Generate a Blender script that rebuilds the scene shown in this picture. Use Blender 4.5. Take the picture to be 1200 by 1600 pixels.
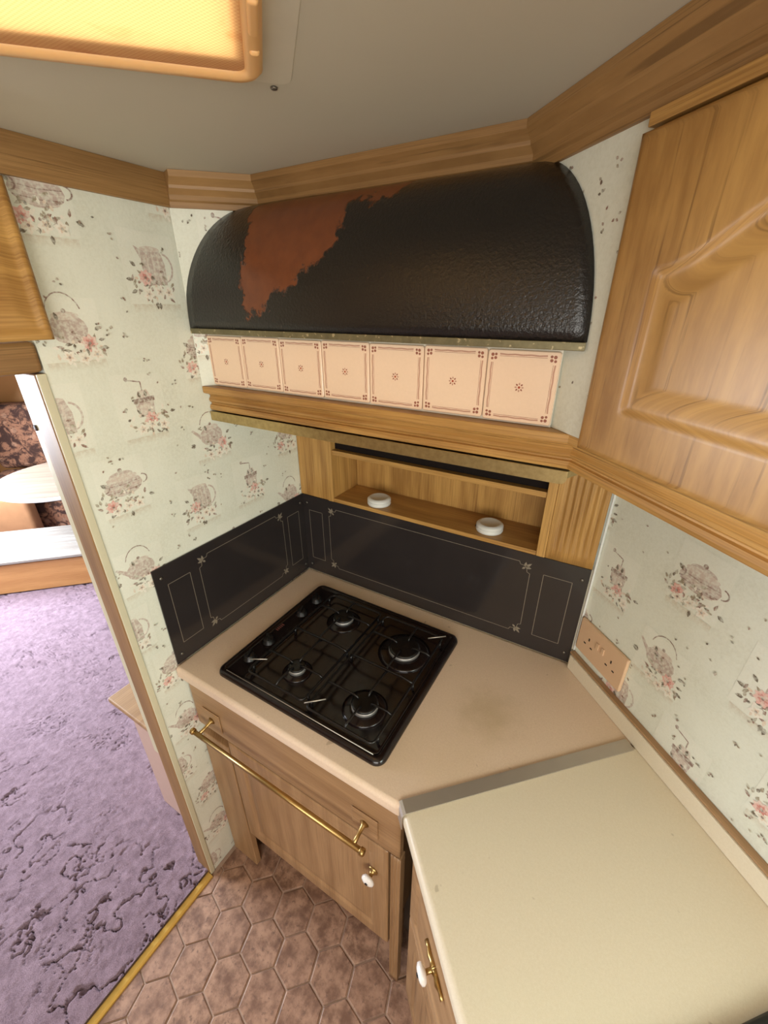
import bpy, bmesh, math, random
import numpy as np
from mathutils import Vector, Matrix
random.seed(7)
for o in list(bpy.data.objects): bpy.data.objects.remove(o, do_unlink=True)
C = bpy.context.scene.collection
S2 = math.sqrt(.5)
# ------------------------------------------------------------------ camera
sc = bpy.context.scene
PITCH, YAW = 0.4562, -0.5354
fw = Vector((math.sin(YAW)*math.cos(PITCH), math.cos(YAW)*math.cos(PITCH), -math.sin(PITCH)))
rt = Vector((math.cos(YAW), -math.sin(YAW), 0)); upv = rt.cross(fw)
cd = bpy.data.cameras.new('camera'); cam = bpy.data.objects.new('camera', cd); C.objects.link(cam)
cd.sensor_fit = 'VERTICAL'; cd.sensor_height = 24; cd.lens = 24*654.2/1600; cd.clip_start = .01
cam.matrix_world = Matrix(((rt.x, upv.x, -fw.x, .8907), (rt.y, upv.y, -fw.y, -.9638), (rt.z, upv.z, -fw.z, 1.752), (0, 0, 0, 1)))
sc.camera = cam
# ------------------------------------------------------------------ light
sc.view_settings.view_transform = 'Standard'; sc.view_settings.look = 'None'
sc.view_settings.gamma = 1; sc.view_settings.use_curve_mapping = False
sc.view_settings.exposure = 0.0
w = bpy.data.worlds.new('world'); sc.world = w; w.use_nodes = True
w.node_tree.nodes['Background'].inputs[0].default_value = (.75, .88, 1, 1)
w.node_tree.nodes['Background'].inputs[1].default_value = 1.0
def UVP(u, v, z=0): return Vector(((u+v)*S2, (v-u)*S2, z))      # u: along the right wall toward the camera, v: toward the right wall
def area(name, loc, target, sx, sy, power, col):
    l = bpy.data.lights.new(name, 'AREA'); l.shape = 'RECTANGLE'; l.size = sx; l.size_y = sy; l.energy = power; l.color = col
    o = bpy.data.objects.new(name, l); C.objects.link(o); o.location = loc
    o.rotation_euler = (Vector(target)-Vector(loc)).to_track_quat('-Z', 'Y').to_euler()
    return o
# daylight entering at the windows of the caravan (all behind or beside the camera, and in the lounge)
area('daylight_kitchen_window', UVP(1.95, .63, 1.31), UVP(1.5, -.6, 1.0), .8, .46, 14.0, (.88, 1, .90))
area('daylight_rear_window', UVP(2.72, -.75, 1.45), UVP(0, -.2, 1.15), 1.5, .8, 33, (1, .95, .87))
area('daylight_lounge_side', UVP(-1.35, -2.55, 1.25), UVP(-1.0, -.8, .1), 1.9, .85, 185, (.84, .90, 1))
area('daylight_lounge_front', UVP(-2.9, -1.5, 1.45), UVP(0, -1.2, .2), 1.4, .6, 8, (.9, .93, 1))
area('daylight_roof_hatch', UVP(.9, -.25, 2.45), UVP(.9, -.25, 1.9), .6, .6, 8.5, (1, .97, .92))

# ------------------------------------------------------------------ node helpers
def srgb(r, g, b): return tuple(((c/255)/12.92 if c/255 <= .04045 else ((c/255+.055)/1.055)**2.4) for c in (r, g, b))
class X:
    """a socket with arithmetic"""
    def __init__(s, nt, sock): s.nt, s.s = nt, sock
    def op(s, o, *a, clamp=False):
        n = s.nt.nodes.new('ShaderNodeMath'); n.operation = o; n.use_clamp = clamp
        for i, q in enumerate((s,)+a):
            if isinstance(q, X): s.nt.links.new(q.s, n.inputs[i])
            else: n.inputs[i].default_value = q
        return X(s.nt, n.outputs[0])
    def __add__(s, o): return s.op('ADD', o)
    def __radd__(s, o): return s.op('ADD', o)
    def __sub__(s, o): return s.op('SUBTRACT', o)
    def __rsub__(s, o): return (s*-1)+o
    def __mul__(s, o): return s.op('MULTIPLY', o)
    __rmul__ = __mul__
    def min(s, o): return s.op('MINIMUM', o)
    def max(s, o): return s.op('MAXIMUM', o)
    def sin(s): return s.op('SINE')
    def abs(s): return s.op('ABSOLUTE')
    def step(s, a, b):
        n = s.nt.nodes.new('ShaderNodeMapRange'); n.interpolation_type = 'SMOOTHSTEP'
        s.nt.links.new(s.s, n.inputs[0]); n.inputs[1].default_value = a; n.inputs[2].default_value = b
        return X(s.nt, n.outputs[0])
class Mat:
    def __init__(s, name, rough=.5, metal=0, spec=.5):
        s.m = bpy.data.materials.new(name); s.m.use_nodes = True; s.nt = s.m.node_tree
        s.b = s.nt.nodes['Principled BSDF']; s.b.inputs['Roughness'].default_value = rough
        s.b.inputs['Metallic'].default_value = metal; s.b.inputs['Specular IOR Level'].default_value = spec
    def node(s, t, **k):
        n = s.nt.nodes.new(t)
        for a, b in k.items(): setattr(n, a, b)
        return n
    def co(s, kind='UV', scale=(1, 1, 1), rnd=0):
        t = s.node('ShaderNodeTexCoord'); mp = s.node('ShaderNodeMapping'); mp.inputs['Scale'].default_value = scale
        s.nt.links.new(t.outputs[kind], mp.inputs[0])
        if rnd:
            oi = s.node('ShaderNodeObjectInfo'); vm = s.node('ShaderNodeVectorMath', operation='SCALE'); vm.inputs[0].default_value = (rnd, rnd*1.7, rnd*.6)
            s.nt.links.new(oi.outputs['Random'], vm.inputs['Scale']); s.nt.links.new(vm.outputs[0], mp.inputs['Location'])
        return mp.outputs[0]
    def sep(s, vec):
        n = s.node('ShaderNodeSeparateXYZ'); s.nt.links.new(vec, n.inputs[0]); return [X(s.nt, n.outputs[i]) for i in range(3)]
    def noise(s, vec, scale, detail=4, rough=.5, dist=0):
        n = s.node('ShaderNodeTexNoise'); s.nt.links.new(vec, n.inputs['Vector'])
        n.inputs['Scale'].default_value = scale; n.inputs['Detail'].default_value = detail; n.inputs['Roughness'].default_value = rough; n.inputs['Distortion'].default_value = dist
        return X(s.nt, n.outputs[0])
    def vor(s, vec, scale, out='Distance', feature='F1'):
        n = s.node('ShaderNodeTexVoronoi', feature=feature); s.nt.links.new(vec, n.inputs['Vector']); n.inputs['Scale'].default_value = scale
        return X(s.nt, n.outputs[out])
    def rgb(s, c):
        n = s.node('ShaderNodeRGB'); n.outputs[0].default_value = (*c, 1); return X(s.nt, n.outputs[0])
    def mix(s, f, a, b, mode='MIX'):
        n = s.node('ShaderNodeMix', data_type='RGBA', blend_type=mode)
        for i, q in ((0, f), (6, a), (7, b)):
            if isinstance(q, X): s.nt.links.new(q.s, n.inputs[i])
            elif i == 0: n.inputs[0].default_value = q
            else: n.inputs[i].default_value = (*q, 1)
        return X(s.nt, n.outputs[2])
    def color(s, x):
        if isinstance(x, X): s.nt.links.new(x.s, s.b.inputs['Base Color'])
        else: s.b.inputs['Base Color'].default_value = (*x, 1)
    def rough(s, x): s.nt.links.new(x.s, s.b.inputs['Roughness'])
    def metal(s, x): s.nt.links.new(x.s, s.b.inputs['Metallic'])
    def bump(s, h, strength=.3, dist=.002):
        n = s.node('ShaderNodeBump'); n.inputs['Strength'].default_value = strength; n.inputs['Distance'].default_value = dist
        s.nt.links.new(h.s, n.inputs['Height']); s.nt.links.new(n.outputs[0], s.b.inputs['Normal'])
M = {}
def plain(name, c, rough=.5, metal=0, var=.06, vs=30, spec=.5, bump=0, bs=200):
    m = Mat(name, rough, metal, spec); v = m.co('Object'); n = m.noise(v, vs)
    m.color(m.mix(n, tuple(x*(1-var) for x in c), tuple(min(1, x*(1+var)) for x in c)))
    if bump: m.bump(m.noise(v, bs, 2), bump, .001)
    M[name] = m.m
def oak(name, light, dark, rough=.38, fig=1.0):
    m = Mat(name, rough)
    v = m.co('UV', rnd=7)
    x, y, z = m.sep(v)
    big = m.noise(m.co('UV', (1.6, 9, 1), 7), 1.0, 3, .5)
    ring = ((y*95 + big*22*fig).sin()*.5+.5)
    fib = m.noise(m.co('UV', (9, 420, 1), 7), 1.0, 4, .6)
    tone = m.noise(m.co('UV', (1.2, 16, 1), 7), 1.0, 2)
    t = (ring*.30 + fib.step(.28, .72)*.42 + tone.step(.25, .75)*.40 - .08)
    pore = m.noise(m.co('UV', (4.5, 850, 1), 7), 1.0, 3, .6).step(.55, .68)
    c = m.mix(t.op('ADD', 0, clamp=True), dark, light)
    c = m.mix(pore*.62, c, tuple(k*.6 for k in dark))
    m.color(c); m.bump(fib+pore*-.6, .12, .0006)
    M[name] = m.m
oak('oak', srgb(204, 160, 92), srgb(140, 98, 48))
oak('oak_pale', srgb(180, 144, 104), srgb(138, 104, 70), .42, .7)
oak('oak_trim', srgb(164, 126, 78), srgb(124, 90, 50), .5, .5)  # same wood as oak, darkened to put the cornice's shade into its colour
oak('oak_lounge', srgb(200, 150, 95), srgb(168, 116, 66), .45, .7)
oak('whitened_wood', srgb(176, 172, 166), srgb(128, 120, 112), .45, .6)
oak('table_wood', srgb(148, 130, 114), srgb(116, 98, 84), .5, .5)
plain('cream_plastic', srgb(206, 200, 172), .45, var=.03)
plain('white_plastic', srgb(216, 218, 214), .35, var=.02)
plain('porcelain', srgb(245, 243, 238), .12, var=.01)
plain('brass', srgb(184, 154, 100), .34, 1, .2, 60)
plain('brass_strip', srgb(226, 190, 104), .45, .85, .12, 60)
plain('chrome_steel', srgb(196, 190, 180), .4, .75, .05)
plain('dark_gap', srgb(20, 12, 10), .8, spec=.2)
plain('socket_beige', srgb(214, 180, 146), .38, var=.02)
plain('socket_hole', srgb(50, 34, 26), .7)
plain('screw_grey', srgb(120, 116, 108), .35, .8)
plain('black_iron', srgb(16, 13, 13), .34, var=.1, spec=.5)
plain('knob_black', srgb(22, 19, 19), .38, spec=.5)
plain('burner_alloy', srgb(168, 166, 164), .42, .7, .1, 90)
plain('black_item', srgb(14, 18, 17), .5)
plain('lino_base', srgb(164, 138, 120), .7, var=.15, vs=40)
plain('ceiling_board', srgb(196, 190, 172), .8, var=.03, vs=6, bump=.06, bs=160)
plain('hatch_plate', srgb(206, 200, 182), .6)
plain('plain_wall', srgb(225, 218, 200), .8)
plain('mauve_board', srgb(200, 170, 156), .5, var=.04)
plain('badge_print', srgb(120, 70, 64), .5)
plain('splash_line', srgb(132, 122, 106), .5, var=.02)
plain('fabric_tan', srgb(160, 116, 80), .9, var=.2, vs=14)
# black enamel of the hob, faintly brown
m = Mat('hob_enamel', .16, 0, .5); v = m.co('Object'); n = m.noise(v, 26, 5, .6)
m.color(m.mix(n, srgb(12, 8, 8), srgb(32, 20, 20)))
m.rough((m.noise(v, 60, 4)*.28+.08)); M['hob_enamel'] = m.m
# splashback: dark grey acrylic
m = Mat('splash_dark', .13, 0, .5); v = m.co('Object'); m.color(m.mix(m.noise(v, 5), srgb(40, 36, 36), srgb(52, 47, 46)))
m.rough(m.noise(v, 9, 3)*.1+.08); M['splash_dark'] = m.m
# laminate
def laminate(name, a, b, stain, spot=None):
    m = Mat(name, .36); v = m.co('Object')
    f = m.noise(v, 900, 2, .7); f2 = m.noise(v, 260, 3, .6); g = m.noise(v, 3.2, 4, .55)
    c = m.mix((f*.7+f2*.5-.2).op('ADD', 0, clamp=True), b, a)
    c = m.mix(g.step(.52, .75)*.35, c, stain)
    c = m.mix(m.noise(v, 36, 2, .5).step(.74, .78)*.35, c, srgb(120, 96, 62))
    if spot:
        x, y, z = m.sep(v); d = ((x-spot[0])*(x-spot[0])*1.0+(y-spot[1])*(y-spot[1])).op('SQRT')
        c = m.mix((d+(m.noise(v, 30, 4, .6)-.5)*.10).step(.10, .0)*.3, c, srgb(150, 128, 66))
    m.color(c); M[name] = m.m
laminate('laminate_hob', srgb(242, 222, 200), srgb(206, 180, 154), srgb(208, 186, 144), (.225, .015))
laminate('laminate_side', srgb(234, 225, 205), srgb(210, 197, 170), srgb(216, 213, 186))
# hood paint: textured black over red-brown, peeled patch
m = Mat('hood_paint', .34, 0, .5)
px_, ps_, pz_ = m.sep(m.co('UV'))                                 # U = x in metres, V = z in metres
v = m.co('UV'); nn = m.noise(v, 16, 6, .6); n2 = m.noise(v, 60, 4, .6); n3 = m.noise(v, 5, 2)
wob = (nn-.5)*.085 + (n2-.5)*.04
main = (px_ - .172 + (ps_-1.74)*.05).min(ps_ - 1.742 - (px_-.222).max(0)*.62).min((px_*-1)+.395+(ps_-1.85)*.25)
ext = (ps_-1.905).min(px_-.2).min((px_*-1)+.50)
mask = (main.max(ext)*1.0 + wob).step(-.002, .006)
spots = (m.noise(v, 70, 3, .6).step(.71, .74))*(n3.step(.5, .6))
mask = mask.max(spots*.9)
peel = m.noise(v, 300, 3, .6)
black = m.mix(peel, srgb(9, 8, 8), srgb(26, 22, 20))
rust = m.mix(m.noise(v, 40, 4), srgb(92, 48, 24), srgb(124, 68, 34))
m.color(m.mix(mask, black, rust))
m.rough(mask*.3+.36)
m.bump(m.noise(v, 190, 4, .6)*(mask*-.85+1) - mask*.9, .4, .003); m.b.inputs['Specular IOR Level'].default_value = .2; m.b.inputs['Coat Weight'].default_value = .7; m.b.inputs['Coat Roughness'].default_value = .26; m.b.inputs['Coat IOR'].default_value = 1.6; M['hood_paint'] = m.m
m.nt.links.new(m.b.inputs['Normal'].links[0].from_socket, m.b.inputs['Coat Normal'])
# tarnished metal strips
m = Mat('tarnished_strip', .45, .55); v = m.co('Object')
t = m.noise(v, 55, 5, .65); c = m.mix(t, srgb(86, 80, 58), srgb(150, 142, 108)); c = m.mix(m.noise(v, 120, 3).step(.62, .68)*.7, c, srgb(205, 190, 150))
m.color(c); M['tarnished_strip'] = m.m
m = Mat('gold_strip', .33, .85); v = m.co('Object')
m.color(m.mix(m.noise(v, 90, 4, .6), srgb(150, 128, 80), srgb(208, 186, 134))); M['gold_strip'] = m.m
# printed surfaces (wallpaper, wall tiles): colours of the print sit in the mesh
PAPER = srgb(226, 229, 215)
def printed(name, rough, bs, mott, spec=.5, wash=0):
    m = Mat(name, rough, 0, spec); a = m.node('ShaderNodeVertexColor'); a.layer_name = 'Col'
    v = m.co('Object'); n = m.noise(v, 9, 4); f = m.noise(v, 260, 3, .6)
    c = m.mix((n*.6+f*.4).step(.3, .75)*mott, X(m.nt, a.outputs[0]), srgb(200, 196, 178), 'MULTIPLY')
    if wash: c = m.mix(m.noise(v, 150, 3, .6).step(.38, .66)*wash, c, PAPER)
    m.color(c); m.bump(m.noise(v, bs, 2), .05, .001); M[name] = m.m
printed('wallpaper', .62, 300, .34, wash=.62)
printed('wall_tile', .22, 60, .12)
# floor tile: terracotta
m = Mat('floor_hex', .5); v = m.co('Object'); oi = m.node('ShaderNodeObjectInfo'); r = X(m.nt, oi.outputs['Random'])
vm = m.node('ShaderNodeVectorMath', operation='ADD'); cmb = m.node('ShaderNodeCombineXYZ'); m.nt.links.new((r*37).s, cmb.inputs[0]); m.nt.links.new((r*91).s, cmb.inputs[1])
m.nt.links.new(v, vm.inputs[0]); m.nt.links.new(cmb.outputs[0], vm.inputs[1]); vv = vm.outputs[0]
c = m.mix(m.noise(vv, 24, 5, .65).step(.32, .68), srgb(112, 82, 66), srgb(180, 144, 120)); c = m.mix(m.noise(vv, 70, 4, .65).step(.54, .70)*.7, c, srgb(88, 66, 58))
c = m.mix(r*.3, c, srgb(140, 106, 88)); m.color(c); m.bump(m.noise(vv, 70, 4), .25, .002); M['floor_hex'] = m.m
# carpet
m = Mat('carpet', .95, 0, .1); v = m.co('Object')
f = m.noise(v, 420, 3, .7); g = m.noise(v, 38, 4, .6); l = m.noise(v, 3, 3)
c = m.mix((f*.6+g*.4).step(.25, .75), srgb(84, 68, 78), srgb(176, 154, 168)); c = m.mix(l*.5, c, srgb(146, 122, 132))
m.color(c); m.bump(f*.6+g*.8, .9, .006); M['carpet'] = m.m
# sofa fabric: brown floral
m = Mat('floral_fabric', .9, 0, .2); v = m.co('Object')
d = m.noise(v, 9, 4, .6, 1.5); e = m.vor(v, 11); q = m.noise(v, 22, 3, .6, 2)
c = m.mix(d.step(.42, .56), srgb(66, 46, 40), srgb(140, 100, 78)); c = m.mix(e.step(.32, .18)*.6, c, srgb(166, 128, 104)); c = m.mix(q.step(.55, .62)*.8, c, srgb(60, 42, 38))
m.color(c); m.bump(m.noise(v, 30, 4), .4, .01); M['floral_fabric'] = m.m
# fly screen of the roof hatch: thin amber blind cloth, light comes through it
m = Mat('amber_screen', .8); v = m.co('UV'); x, y, z = m.sep(v)
wv = ((x*1250).sin()*(y*1250).sin())*.5+.5
st = m.noise(v, 14, 4, .6, 1).step(.55, .75)
col = m.mix(st*.5, srgb(255, 232, 190), srgb(236, 190, 136)); col = m.mix(wv*.5, col, srgb(226, 178, 122))
col = m.mix(m.noise(v, 60, 3, .7).step(.76, .79), col, srgb(120, 60, 40))
tr = m.node('ShaderNodeBsdfTranslucent'); m.nt.links.new(col.s, tr.inputs[0]); m.color(col)
ms = m.node('ShaderNodeMixShader'); ms.inputs[0].default_value = .75; out = m.nt.nodes['Material Output']
m.nt.links.new(m.b.outputs[0], ms.inputs[1]); m.nt.links.new(tr.outputs[0], ms.inputs[2]); m.nt.links.new(ms.outputs[0], out.inputs[0]); M['amber_screen'] = m.m
m = Mat('amber_frame', .4); m.color(srgb(232, 184, 124)); m.b.inputs['Subsurface Weight'].default_value = .3; m.b.inputs['Subsurface Radius'].default_value = (.02, .012, .006); M['amber_frame'] = m.m

# ------------------------------------------------------------------ mesh helpers
class B:
    def __init__(s, T=None): s.v, s.f, s.mi, s.sm, s.col, s.T = [], [], [], [], [], T
    def add(s, vs, fs, smooth=False, mi=0, col=None):
        b = len(s.v)
        for p in vs: s.v.append(tuple(s.T(*p)) if s.T else tuple(p))
        for f in fs: s.f.append([b+i for i in f]); s.sm.append(smooth); s.mi.append(mi); s.col.append(col)
        return s
    def box(s, x0, x1, y0, y1, z0, z1, **k):
        return s.add([(x0, y0, z0), (x1, y0, z0), (x1, y1, z0), (x0, y1, z0), (x0, y0, z1), (x1, y0, z1), (x1, y1, z1), (x0, y1, z1)],
                     [(3, 2, 1, 0), (4, 5, 6, 7), (0, 1, 5, 4), (1, 2, 6, 5), (2, 3, 7, 6), (3, 0, 4, 7)], **k)
    def prism(s, poly, z0, z1, **k):
        n = len(poly); return s.add([(x, y, z0) for x, y in poly]+[(x, y, z1) for x, y in poly],
            [tuple(range(n))[::-1], tuple(range(n, 2*n))]+[(i, (i+1) % n, n+(i+1) % n, n+i) for i in range(n)], **k)
    def tube(s, path, r, n=8, caps=True, **k):
        P = [Vector(p) for p in path]; R = r if isinstance(r, (list, tuple)) else [r]*len(P); vs, fs = [], []
        t0 = (P[1]-P[0]).normalized(); ref = Vector((0, 0, 1)) if abs(t0.z) < .9 else Vector((1, 0, 0)); a = t0.cross(ref).normalized()
        for i, p in enumerate(P):
            t = ((P[min(i+1, len(P)-1)]-P[i]).normalized()+(P[i]-P[max(i-1, 0)]).normalized())
            t = t.normalized() if t.length > 1e-6 else t0
            a = (a-t*a.dot(t)).normalized(); b = t.cross(a)
            for j in range(n): th = 2*math.pi*j/n; vs.append(p+(a*math.cos(th)+b*math.sin(th))*R[i])
        for i in range(len(P)-1):
            for j in range(n): fs.append((i*n+j, i*n+(j+1) % n, (i+1)*n+(j+1) % n, (i+1)*n+j))
        if caps: fs += [tuple(range(n))[::-1], tuple(range((len(P)-1)*n, len(P)*n))]
        k.setdefault('smooth', True); return s.add(vs, fs, **k)
    def lathe(s, prof, org=(0, 0, 0), axis=(0, 0, 1), n=24, **k):          # prof: (radius, height along axis)
        ax = Vector(axis).normalized(); ref = Vector((0, 0, 1)) if abs(ax.z) < .9 else Vector((1, 0, 0)); a = ax.cross(ref).normalized(); b = ax.cross(a); vs, fs = [], []
        o = Vector(org)
        for r, h in prof:
            for j in range(n): th = 2*math.pi*j/n; vs.append(o+ax*h+(a*math.cos(th)+b*math.sin(th))*r)
        for i in range(len(prof)-1):
            for j in range(n): fs.append((i*n+j, i*n+(j+1) % n, (i+1)*n+(j+1) % n, (i+1)*n+j))
        fs += [tuple(range(n))[::-1], tuple(range((len(prof)-1)*n, len(prof)*n))]
        k.setdefault('smooth', True); return s.add(vs, fs, **k)
    def build(s, name, mat, parent=None, grain=None, bevel=0, seg=2, origin=None, local=False, auto=None):
        P = np.array(s.v, float)
        if local: org = Vector((0, 0, 0))
        elif origin is not None: org = Vector(origin)
        else: lo, hi = P.min(0), P.max(0); org = Vector(((lo[0]+hi[0])/2, (lo[1]+hi[1])/2, lo[2]))
        me = bpy.data.meshes.new(name); me.from_pydata([tuple(Vector(p)-org) for p in s.v], [], s.f)
        mats = mat if isinstance(mat, (list, tuple)) else [mat]
        for q in mats: me.materials.append(M[q])
        me.polygons.foreach_set('material_index', s.mi); me.polygons.foreach_set('use_smooth', s.sm)
        if any(c is not None for c in s.col):
            at = me.color_attributes.new('Col', 'FLOAT_COLOR', 'CORNER'); arr = np.ones((len(me.loops), 4), np.float32); i = 0
            for f, c in zip(s.f, s.col): arr[i:i+len(f), :3] = c if c is not None else (1, 1, 1); i += len(f)
            at.data.foreach_set('color', arr.ravel())
        if grain is not None:
            uvl = me.uv_layers.new(name='UVMap'); lv = np.zeros(len(me.loops), np.int32); me.loops.foreach_get('vertex_index', lv)
            if isinstance(grain, np.ndarray): uv = grain
            else:
                g = Vector(grain).normalized(); h1 = g.cross(Vector((.31, .77, .52))).normalized(); ref = Vector((0, 0, 1)) if abs(g.z) < .7 else Vector((0, 1, 0))
                h1 = g.cross(ref).normalized(); h2 = g.cross(h1)
                uv = np.stack([P@np.array(g), P@np.array(h1)+.83*(P@np.array(h2))], 1)
            uvl.data.foreach_set('uv', uv[lv].astype(np.float32).ravel())
        me.update()
        o = bpy.data.objects.new(name, me); C.objects.link(o)
        if parent: o.parent = parent; o.location = org-wloc(parent) if not local else org
        else: o.location = org
        if bevel:
            bv = o.modifiers.new('bevel', 'BEVEL'); bv.width = bevel; bv.segments = seg; bv.limit_method = 'ANGLE'; bv.angle_limit = math.radians(40)
            for p in me.polygons: p.use_smooth = True
            wn = o.modifiers.new('wn', 'WEIGHTED_NORMAL'); wn.keep_sharp = True
        return o
def wloc(o):
    l = Vector(o.location)
    while o.parent: o = o.parent; l += Vector(o.location)
    return l
def tag(o, label=None, cat=None, group=None, kind=None):
    for k, q in (('label', label), ('category', cat), ('group', group), ('kind', kind)):
        if q: o[k] = q
    return o
def thing(name, loc, label, cat, group=None):
    o = bpy.data.objects.new(name, None); C.objects.link(o); o.location = loc; o.empty_display_size = .05
    return tag(o, label, cat, group)
def struct(o, label=None): return tag(o, label, None, None, 'structure')
def inst(src, name, parent, loc, rot=None):
    o = bpy.data.objects.new(name, src.data); C.objects.link(o); o.parent = parent; o.location = Vector(loc)-(wloc(parent) if parent else Vector())
    for md in src.modifiers:
        n = o.modifiers.new(md.name, md.type)
        if md.type == 'BEVEL': n.width = md.width; n.segments = md.segments; n.limit_method = md.limit_method; n.angle_limit = md.angle_limit
    if rot: o.rotation_euler = rot
    return o
def sweep(prof, path, side=1):
    """closed profile [(out, z)] along a horizontal polyline, mitred; returns one B per segment. out is measured to the right of the path when side=1."""
    P = [Vector((x, y, 0)) for x, y in path]; N = []
    for a, b in zip(P, P[1:]): d = (b-a).normalized(); N.append(Vector((d.y, -d.x, 0))*side)
    V = []
    for i in range(len(P)):
        if i == 0: V.append(N[0])
        elif i == len(P)-1: V.append(N[-1])
        else: q = (N[i-1]+N[i]); V.append(q/ (1+N[i-1].dot(N[i])))
    out = []
    for i in range(len(P)-1):
        b = B(); n = len(prof); vs = [P[i]+V[i]*o+Vector((0, 0, z)) for o, z in prof]+[P[i+1]+V[i+1]*o+Vector((0, 0, z)) for o, z in prof]
        b.add(vs, [(j, (j+1) % n, n+(j+1) % n, n+j) for j in range(n)]+[tuple(range(n))[::-1], tuple(range(n, 2*n))]); out.append((b, (P[i+1]-P[i]).normalized()))
    return out
def field(T, w, h, t, fn, nx, nz):
    """routed board: front face is a height field fn(a,z)->depth cut below the face; T(a,out,z)"""
    b = B(T); vs, fs = [], []
    for j in range(nz+1):
        for i in range(nx+1): a, z = w*i/nx, h*j/nz; vs.append((a, t-fn(a, z), z))
    k = nx+1
    for j in range(nz):
        for i in range(nx): q = j*k+i; fs.append((q, q+1, q+k+1, q+k))
    b.add(vs, fs, smooth=True)
    ring = [j for j in range(k)]+[k*j+nx for j in range(1, nz+1)]+[nz*k+i for i in range(nx-1, -1, -1)]+[k*j for j in range(nz-1, 0, -1)]
    base = len(b.v)
    b.add([(vs[i][0], 0, vs[i][2]) for i in ring], [tuple(range(len(ring)))])
    n = len(ring)
    for i in range(n): b.f.append([ring[i], base+i, base+(i+1) % n, ring[(i+1) % n]]); b.sm.append(False); b.mi.append(0); b.col.append(None)
    return b

# ------------------------------------------------------------------ wallpaper print
def ell(cx, cy, rx, ry, rot=0, n=14):
    c, s = math.cos(rot), math.sin(rot)
    return [(cx+rx*math.cos(t)*c-ry*math.sin(t)*s, cy+rx*math.cos(t)*s+ry*math.sin(t)*c) for t in (2*math.pi*i/n for i in range(n))]
def leaf(cx, cy, ln, wd, rot):
    c, s = math.cos(rot), math.sin(rot)
    return [(cx+a*ln*c-b*wd*s, cy+a*ln*s+b*wd*c) for a, b in ((0, 0), (.3, .5), (.65, .42), (1, 0), (.65, -.42), (.3, -.5))]
def ribbon(pts, wd):
    out = []
    for i in range(len(pts)-1):
        (x0, y0), (x1, y1) = pts[i], pts[i+1]; L = math.hypot(x1-x0, y1-y0) or 1; nx, ny = -(y1-y0)/L*wd/2, (x1-x0)/L*wd/2
        out.append([(x0+nx, y0+ny), (x0-nx, y0-ny), (x1-nx, y1-ny), (x1+nx, y1+ny)])
    return out
def arc(cx, cy, rx, ry, a0, a1, n=9): return [(cx+rx*math.cos(a0+(a1-a0)*i/n), cy+ry*math.sin(a0+(a1-a0)*i/n)) for i in range(n+1)]
MAU, MAU2, LIN = srgb(194, 176, 166), srgb(212, 198, 186), srgb(146, 120, 110)
PNK, PNK2, WHT, CRM = srgb(208, 138, 128), srgb(230, 180, 170), srgb(242, 236, 224), srgb(226, 206, 186)
LF, LF2, LF3 = srgb(112, 100, 84), srgb(160, 148, 126), srgb(148, 118, 104)
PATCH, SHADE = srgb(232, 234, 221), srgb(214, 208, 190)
def flower(L, cx, cy, r, ca, cb, rng, np_=6):
    a0 = rng.random()*6
    for i in range(np_):
        a = a0+i*2*math.pi/np_; L.append((leaf(cx, cy, r*(1+.25*rng.random()), r*.8, a), ca, 5))
        L.append((leaf(cx, cy, r*.62, r*.35, a+.1), cb, 6))
    L.append((ell(cx, cy, r*.2, r*.2, 0, 8), LIN, 7))
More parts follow.
